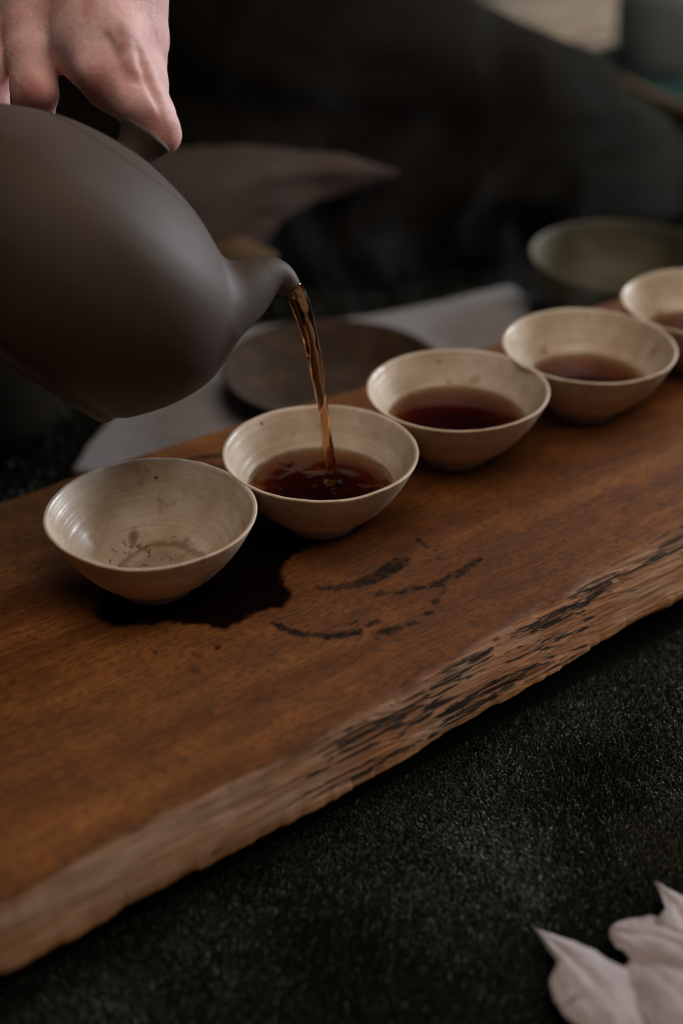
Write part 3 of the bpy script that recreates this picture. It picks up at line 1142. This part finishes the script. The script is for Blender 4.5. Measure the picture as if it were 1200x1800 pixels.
def hand_base(X, Y, Z):
    c = lambda pts, rad, k=0.35: chain(X, Y, Z, [K(*p) for p in pts], rad, k)
    # palm and back of the hand
    palm = c([(120, -150, 57.5), (95, -30, 55.2)], [2.3, 1.75], 0.5)
    palm = smin(palm, c([(190, -150, 57.0), (215, -10, 54.8)], [2.0, 1.55], 0.5), 1.2)
    palm = smin(palm, c([(40, -140, 57.8), (20, -20, 55.6)], [1.9, 1.35], 0.5), 1.2)
    palm = smin(palm, c([(-40, -120, 58.2), (-50, -10, 56.2)], [1.6, 1.2], 0.5), 1.0)
    # lower digit pressing on the knob
    d1 = c([(165, 0, 54.4), (178, 75, 53.7), (212, 138, 53.2), (250, 183, 53.1), (279, 226, 53.3), (289, 243, 53.4)], [1.66, 1.60, 1.18, 0.80, 0.62, 0.50], 0.5)
    # two digits lying behind it
    d2 = c([(225, 0, 55.3), (238, 70, 54.8), (258, 135, 54.4), (278, 196, 54.1), (294, 240, 53.9)], [1.15, 0.92, 0.66, 0.50, 0.40], 0.4)
    d3 = c([(248, -10, 56.1), (262, 70, 55.8), (272, 150, 55.3), (284, 205, 54.9), (292, 228, 54.5)], [0.95, 0.62, 0.40, 0.30, 0.26], 0.4)
    h = smin(palm, d1, 0.9)
    h = smin(h, d2, 0.5)
    h = smin(h, d3, 0.65)
    # digit reaching down behind the pot's shoulder, knuckle bent
    i1 = c([(62, -20, 55.0), (55, 45, 54.5), (53, 95, 54.2), (57, 140, 54.0), (62, 164, 54.1), (60, 205, 54.9), (50, 235, 55.8)], [1.05, 0.93, 0.85, 0.74, 0.74, 0.66, 0.55], 0.3)
    h = smin(h, i1, 0.5)
    i2 = c([(-10, -20, 56.0), (-22, 60, 55.2), (-22, 130, 54.9), (-24, 190, 55.2), (-40, 240, 56.0)], [1.05, 0.9, 0.82, 0.78, 0.6], 0.3)
    h = smin(h, i2, 0.35)
    i3 = c([(-80, -20, 57.0), (-110, 60, 56.0), (-125, 140, 55.4), (-130, 200, 55.2), (-150, 250, 55.6)], [0.95, 0.85, 0.78, 0.72, 0.6], 0.3)
    h = smin(h, i3, 0.35)
    # web between the two sides
    web = c([(98, 40, 54.5), (104, 78, 54.2)], [0.75, 0.42], 0.3)
    h = smin(h, web, 0.6)
    # wrist and forearm, going up and back to the sitter
    arm = c([(115, -130, 57.5), (160, -330, 62.0), (200, -520, 68.0)], [2.5, 2.35, 2.9], 0.8)
    return smin(h, arm, 1.6)


def hand_surface(x, y):
    d = np.linspace(49, 60, 900)
    f = hand_base((x - 600) / FX * d, d, (900 - y) / FX * d)
    k = np.argmax(f < 0)
    return K(x, y, d[k])


FOLDS = [([(186, 66), (201, 96), (214, 120), (228, 136), (240, 143)], [0.02, 0.08, 0.11, 0.10, 0.02], 0.42),
         ([(246, 92), (251, 112), (259, 136), (268, 158), (279, 182)], [0.03, 0.09, 0.07, 0.05, 0.02], 0.34),
         ([(252, 108), (246, 104)], [0.08, 0.02], 0.15),
         ([(265, 168), (281, 196)], [0.03, 0.05], 0.15)]
FOLDS = [([hand_surface(*q) for q in pts], r, k) for pts, r, k in FOLDS]
BUMPS = [(hand_surface(70, 160), 0.34, 0.7), (hand_surface(158, 120), 0.3, 1.2), (hand_surface(215, 60), 0.2, 0.9), (hand_surface(232, 182), 0.25, 0.9)]


def hand_field(X, Y, Z):
    h = hand_base(X, Y, Z)
    for q, r, k in BUMPS:
        h = smin(h, np.sqrt((X - q[0]) ** 2 + (Y - q[1] - 0.1) ** 2 + (Z - q[2]) ** 2) - r, k)
    for pts, r, k in FOLDS:
        h = smax(h, -chain(X, Y, Z, pts, r, 0.1), k)
    return h + 0.035 * vnoise(X * 1.1, Y * 1.1, Z * 1.1, seed=3) + 0.012 * vnoise(X * 3.3, Y * 3.3, Z * 2.6, seed=4)


lo = K(-200, 300, 52.0)
V, F, N = surface_nets(hand_field, (-16.5, 50.5, 12.0), (-5.0, 74.0, 37.5), 0.115)
red = np.zeros(len(V))
for q, r in (((155, 12, 52.8), 0.38), ((214, 62, 52.2), 0.26), ((218, 82, 52.2), 0.22), ((300, 250, 53.4), 0.75), ((60, 165, 53.4), 0.6), ((270, 218, 53.0), 0.55), ((170, 160, 52.3), 0.7)):
    red = np.maximum(red, 0.8 * sstep(1.25, 0.2, np.linalg.norm((V - hand_surface(*q[:2])) * np.array([1, 0.5, 1 if r > 0.4 else 0.6]), axis=1) / r))
W = cam_to_world(V)
NW = N[:, :1] * RGT + N[:, 1:2] * FWD + N[:, 2:3] * UPV
body = obj('body', make_mesh('body', W - pinv, F, M_SKIN, normals=NW, attrs={'red': red}), person)
body['label'] = 'bare hand and wrist pressing on the teapot lid'

armp = dense([at_d(178, -440, 65.5), at_d(200, -520, 68.0), at_d(260, -760, 78.0), at_d(320, -900, 92.0), at_d(330, -960, 112.0)], 1.0)
rad = np.interp(np.linspace(0, 1, len(armp)), [0, 0.1, 0.5, 0.8, 1], [3.3, 3.7, 4.8, 6.0, 6.8]) + 0.25 * fbm(np.linspace(0, 9, len(armp)), 0, seed=3)
V, F = tube(armp, rad, 28, True)
obj('sleeve', make_mesh('sleeve', V - pinv, F, M_TROUSER), person)


def trouser_field(X, Y, Z):
    thigh = chain(X, Y, Z, [(-38, 118, 14), (-16, 104, 11.5), (0, 95, 8.4), (8, 93, 6.0), (15, 95.5, 3.6), (24, 100.5, 0.6)], [13.0, 11.5, 8.9, 6.4, 4.3, 2.0], 4)
    shin = chain(X, Y, Z, [(22, 98.5, 2.0), (12, 94, 3.2), (2, 88.0, 3.9), (-9, 88.5, 4.2), (-20, 92, 5)], [2.4, 3.4, 4.1, 4.4, 5.2], 2)
    d = smin(thigh, shin, 1.2)
    hip = chain(X, Y, Z, [(-38, 122, 15), (-24, 150, 17), (8, 156, 17)], [14, 16, 15], 6)
    d = smin(d, hip, 4)
    knee = chain(X, Y, Z, [(-38, 116, 13), (-28, 88, 8), (-19.5, 66, 4.6)], [12, 8.4, 5.8], 4)
    d = smin(d, knee, 2.5)
    f = fbm(X * 0.045, Z * 0.20 + Y * 0.05, 0, seed=12, oct=3)
    g = vnoise(X * 0.05, Z * 0.42 + 0.06 * X, Y * 0.10, seed=14)
    return smax(d - 0.9 * f - 1.6 * np.abs(g), -(Z - 0.2), 0.4)


V, F, N = surface_nets(trouser_field, (-54, 57, -0.6), (32, 174, 36), 0.64)
obj('trousers', make_mesh('trousers', V - pinv, F, M_TROUSER, normals=N), person)

# ------------------------------------------------------------------ things on the floor behind the board
def cloth_patch(name, outline_px, z0, thick, mat, label, cat, seed, rumple=0.4, step=0.6):
    poly = np.array([on_z(x, y, 0)[:2] for x, y in outline_px])
    lo, hi = poly.min(0) - 1, poly.max(0) + 1

    def fld(X, Y, Z):
        x2, y2 = X[:, :, 0], Y[:, :, 0]
        d = poly_sd(x2, y2, poly) + 0.35 * fbm(x2 * 0.12, y2 * 0.12, seed=seed, oct=2)
        f = rumple * np.abs(fbm(x2 * 0.11 + 0.06 * y2, y2 * 0.2, seed=seed + 1, oct=3)) * 2
        h = z0 + thick + f * sstep(0, -4, d)
        dz = Z - h[:, :, None]
        return smax(smax(dz * 0.9, d[:, :, None], min(1.0, thick + 0.1)), -(Z - z0), 0.1)
    V, F, N = surface_nets(fld, (lo[0], lo[1], z0 - 0.4), (hi[0], hi[1], z0 + thick + rumple * 2 + 0.8), step)
    c = np.array([poly[:, 0].mean(), poly[:, 1].mean(), 0.0])
    o = obj(name, make_mesh(name, V - c, F, mat, normals=N), loc=c)
    return tag(o, label, cat)


cloth_patch('linen_runner', [(120, 850), (140, 800), (192, 742), (300, 640), (420, 592), (560, 580), (640, 570), (780, 545), (892, 519), (925, 540), (940, 640), (640, 800), (420, 880)], 0.45, 0.26, M_LINEN,
            'pale grey linen cloth lying on the carpet behind the board', 'cloth', 5, 0.3, 0.24)
WD = 86.0
wrap_poly = [((x - 600) / FX * WD, (900 - y) / FX * WD) for x, y in [(180, 290), (270, 258), (400, 254), (520, 260), (620, 277), (726, 304), (650, 326), (560, 358), (492, 396), (466, 440), (400, 490), (180, 540)]]


def wrap_field(X, Y, Z):
    x2, z2 = X[:, 0, :], Z[:, 0, :]
    d = poly_sd(x2, z2, wrap_poly) + 0.16 * fbm(x2 * 0.5, z2 * 0.5, seed=18, oct=2)
    fold = 0.9 * fbm(x2 * 0.16 + z2 * 0.10, z2 * 0.42 - x2 * 0.1, seed=19, oct=3)
    half = 0.35 + 1.3 * sstep(0.0, -3.0, d)
    return smax(d[:, None, :], np.abs(Y - WD - fold[:, None, :]) - half[:, None, :], 0.5)


V, F, N = surface_nets(wrap_field, (-15, 82.5, 10.5), (5, 89.5, 22), 0.22)
NW = N[:, :1] * RGT + N[:, 1:2] * FWD + N[:, 2:3] * UPV
o = obj('wool_wrap', make_mesh('wool_wrap', cam_to_world(V) - pinv, F, M_BLANKET, normals=NW), person)
o['label'] = 'mauve-grey wool wrap draped over the sitter\'s leg'
V, F, N = surface_nets(lambda X, Y, Z: chain(X, Y, Z, [at_d(340, 470, 85.5), at_d(420, 450, 84.5), at_d(474, 455, 84.5)], [1.3, 0.9, 0.5], 0.8), (-14, 76, -1), (2, 92, 9), 0.2)
obj('cuff', make_mesh('cuff', V - pinv, F, M_CUFF, normals=N), person)


def lathe_thing(name, part, prof, mat, loc, label, cat, n=72, step=0.12):
    prof = dense(prof, step)
    prof[:, 0] = np.maximum(prof[:, 0], 0)
    V, F = lathe(prof, n)
    o = obj(name, make_mesh(part, V, F, mat), loc=loc)
    return tag(o, label, cat)


c = on_z(585, 690, 1.2)
lathe_thing('dark_dish', 'dark_dish', [(0, 0.0), (3.0, 0.0), (3.3, 0.1), (4.6, 0.7), (5.45, 1.35), (5.55, 1.55), (5.4, 1.55), (4.4, 0.95), (3.0, 0.5), (0, 0.42)], M_DISH, (c[0], c[1], 1.1),
            'round dark brown dish standing on the pale grey cloth', 'dish')
c = on_z(1094, 447, 3.9)
lathe_thing('olive_bowl', 'olive_bowl', [(0, 0.0), (3.2, 0.0), (3.6, 0.15), (4.5, 1.1), (5.0, 2.3), (5.2, 3.5), (5.18, 3.66), (5.0, 3.62), (4.75, 2.4), (4.2, 1.3), (3.0, 0.6), (0, 0.45)], M_OLIVE, (c[0], c[1], 0.25),
            'olive-green glazed bowl behind the far end of the board', 'bowl')

# leaf-shaped wooden tray beyond the sitter's knee, a blue-grey jar standing in it, and a pale mat
tray = obj('wooden_tray', None, loc=(*on_z(1180, 85, 1.0)[:2], 0.3))
tag(tray, 'pale wooden leaf-shaped tray behind the dark trousers', 'tray')
tc = on_z(1180, 85, 1.0)
half = [on_z(x, y, 2.5)[:2] - tc[:2] for x, y in [(975, 78), (1040, 92), (1100, 112), (1160, 140), (1230, 160), (1330, 150), (1400, 100), (1360, 45), (1260, 40), (1200, 36), (1130, 30), (1060, 46), (1010, 64)]]
cp = dense([(*q, 0) for q in half] + [(*half[0], 0)], 0.5)[:-1]
T = np.roll(cp, -1, 0) - np.roll(cp, 1, 0)
T /= np.linalg.norm(T, axis=1)[:, None]
Nn = np.stack([T[:, 1], -T[:, 0], 0 * T[:, 0]], 1)
sec = [(0.0, 0.0), (0.35, 0.0), (0.6, 0.9), (0.5, 1.25), (0.2, 1.2), (0.05, 0.8), (0.0, 0.5)]
V = np.stack([cp + Nn * a + np.array([0, 0, b]) for a, b in sec], 1).reshape(-1, 3)
F = grid_faces(len(cp), len(sec), wrap_u=True, wrap_v=True)
obj('rim', make_mesh('rim', V, F, M_TAN), tray)
V = np.vstack([[cp.mean(0) + [0, 0, 0.4]], cp + Nn * 0.2 + np.array([0, 0, 0.4])])
F = [(0, 1 + i, 1 + (i + 1) % len(cp)) for i in range(len(cp))]
obj('base', make_mesh('base', V, F, M_TEAL, smooth=False), tray)
c = on_z(1165, 108, 1.0)
lathe_thing('blue_grey_jar', 'blue_grey_jar', [(0, 0), (4.0, 0), (4.6, 0.4), (5.0, 3.0), (4.9, 5.8), (4.2, 6.6), (3.4, 6.8), (3.2, 6.6), (3.0, 5.8), (0, 5.6)], M_BLUEGREY, (c[0] + 1, c[1] + 1.5, 0.75),
            'blue-grey jar standing in the pale wooden tray', 'jar')
cloth_patch('woven_mat', [(700, -40), (830, 12), (880, 60), (950, 95), (1000, 95), (1060, 80), (1130, 62), (1300, 40), (1400, -60), (1300, -130), (900, -130)], 0.3, 0.5, M_BEIGE,
            'pale beige woven mat on the floor at the far right', 'mat', 25, 0.2, 0.9)

# ------------------------------------------------------------------ pale velvety leaves in the near corner
sprig = obj('leaf_sprig', None, loc=on_z(1260, 1800, 0))
tag(sprig, 'pale silvery velvet leaves lying on the carpet near the corner', 'leaf sprig')
so = on_z(1260, 1800, 0)


def leaf(base_px, tip_px, width, zb, zt, arch, seed, wid_fn, roll=0.0):
    b = on_z(*base_px, zb)
    t = on_z(*tip_px, zt)
    ax = t - b
    L = np.linalg.norm(ax)
    ax /= L
    sd = np.cross(ax, [0, 0, 1])
    sd /= np.linalg.norm(sd)
    up = np.cross(sd, ax)
    sd2 = sd * math.cos(roll) + up * math.sin(roll)
    up2 = np.cross(sd2, ax)
    nu, nv = 60, 25
    U, Vv = np.meshgrid(np.linspace(0, 1, nu), np.linspace(-1, 1, nv), indexing='ij')
    w = wid_fn(U, Vv) * width
    w = w * (1 + 0.13 * vnoise(U * 9, np.sign(Vv) * 3, seed=seed) + 0.12 * np.maximum(0, vnoise(U * 24, np.sign(Vv) * 3, seed=seed + 1)) * sstep(0.25, 0.75, U) * np.abs(Vv) ** 3)
    h = arch * np.sin(U * math.pi * 0.9) - 0.22 * width * (np.abs(Vv) ** 1.8) * (w / width) + 0.08 * fbm(U * 6, Vv * 2, seed=seed + 2)
    h = h - 0.04 * np.exp(-(Vv / 0.12) ** 2)
    Pt = b + ax * (U * L)[..., None] + sd2 * (Vv * w)[..., None] + up2 * h[..., None]
    Nrm = np.cross(np.gradient(Pt, axis=0), np.gradient(Pt, axis=1))
    Nrm /= np.linalg.norm(Nrm, axis=-1)[..., None] + 1e-9
    if Nrm[..., 2].mean() < 0:
        Nrm = -Nrm
    th = 0.02 * (1 - np.abs(Vv) ** 4) + 0.008
    Pb = Pt - Nrm * th[..., None]
    V = np.vstack([Pt.reshape(-1, 3), Pb.reshape(-1, 3)])
    F = grid_faces(nu, nv)
    k = nu * nv
    F2 = F[:, ::-1] + k
    rim = []
    ring = [i * nv for i in range(nu)] + [(nu - 1) * nv + j for j in range(1, nv)] + [i * nv + nv - 1 for i in range(nu - 2, -1, -1)] + [j for j in range(nv - 2, 0, -1)]
    for i in range(len(ring)):
        a_, b_ = ring[i], ring[(i + 1) % len(ring)]
        rim.append((a_, a_ + k, b_ + k, b_))
    return obj('leaf', make_mesh('leaf', V - so, np.vstack([F, F2, np.array(rim)]), M_LEAF), sprig)


sharp = lambda U, Vv: np.sin(np.clip(U, 0, 1) * math.pi) ** 1.05 * (1 - 0.25 * U) * np.where(Vv < 0, 1 - 0.55 * sstep(0.70, 0.78, U), 1.0) + 0.004
blunt = lambda U, Vv: (np.clip(1 - (2 * U - 1) ** 4, 0, 1)) ** 0.6 + 0.01
leaf((1200, 1930), (938, 1640), 1.62, 0.6, 0.7, 0.7, 3, sharp)
leaf((1340, 1730), (1070, 1640), 0.95, 0.9, 1.0, 0.5, 13, blunt)
leaf((1290, 1760), (1150, 1556), 1.15, 0.8, 1.3, 0.4, 23, sharp)
leaf((1330, 1900), (1112, 1690), 1.35, 0.8, 1.0, 0.5, 33, blunt)
V, F = tube(dense([on_z(1230, 1760, 0.9), on_z(1290, 1830, 0.6), on_z(1380, 1900, 0.45)], 0.2), np.full(len(dense([on_z(1230, 1760, 0.9), on_z(1290, 1830, 0.6), on_z(1380, 1900, 0.45)], 0.2)), 0.16), 10)
obj('stem', make_mesh('stem', V - so, F, M_STEMG), sprig)


# ------------------------------------------------------------------ steam rising off the tea
def mat_steam():
    M = Mat('steam_vapour')
    v = M.obj()
    warp = M.n('TexNoise', Vector=v, Scale=14.0, Detail=2)
    wv = M.n('VectorMath', _operation='MULTIPLY_ADD')
    M.set(wv.inputs[0], warp.outputs['Color'])
    wv.inputs[1].default_value = (0.09, 0.09, 0.05)
    M.set(wv.inputs[2], v)
    nz = M.noise(M.n('Mapping', Vector=wv.outputs[0], Scale=(30, 30, 12)).outputs[0], 1.0, 3, 0.55)
    den = M.val(nz, 0.50, 0.74)
    den = M.math('MULTIPLY', den, den)
    sx = M.n('SeparateXYZ', Vector=v)
    fade = M.math('MULTIPLY', M.val(M.math('ABSOLUTE', sx.outputs[0]), 0.10, 0.06), M.val(M.math('ABSOLUTE', sx.outputs[1]), 0.08, 0.045))
    fade = M.math('MULTIPLY', fade, M.math('MULTIPLY', M.val(sx.outputs[2], 0.0, 0.03), M.val(sx.outputs[2], 0.20, 0.10)))
    den = M.math('MULTIPLY', M.math('MULTIPLY', den, fade), STEAM)
    vs = M.n('VolumeScatter', Color=(1, 1, 1), Density=den, Anisotropy=0.3)
    M.t.links.new(vs.outputs[0], M.out.inputs['Volume'])
    return M.m


STEAM = 1.0
lo, hi = np.array([-10.0, -8.0, 0.0]), np.array([10.0, 8.0, 20.0])
V = np.array([[(lo, hi)[(i >> k) & 1][k] for k in range(3)] for i in range(8)])
F = [(0, 2, 3, 1), (4, 5, 7, 6), (0, 1, 5, 4), (2, 6, 7, 3), (0, 4, 6, 2), (1, 3, 7, 5)]
o = obj('steam', make_mesh('steam', V, F, mat_steam(), smooth=False), loc=(3.5, 57.5, BT + 3.5))
tag(o, 'faint wisps of steam drifting above the freshly filled cups', 'steam', kind='stuff')
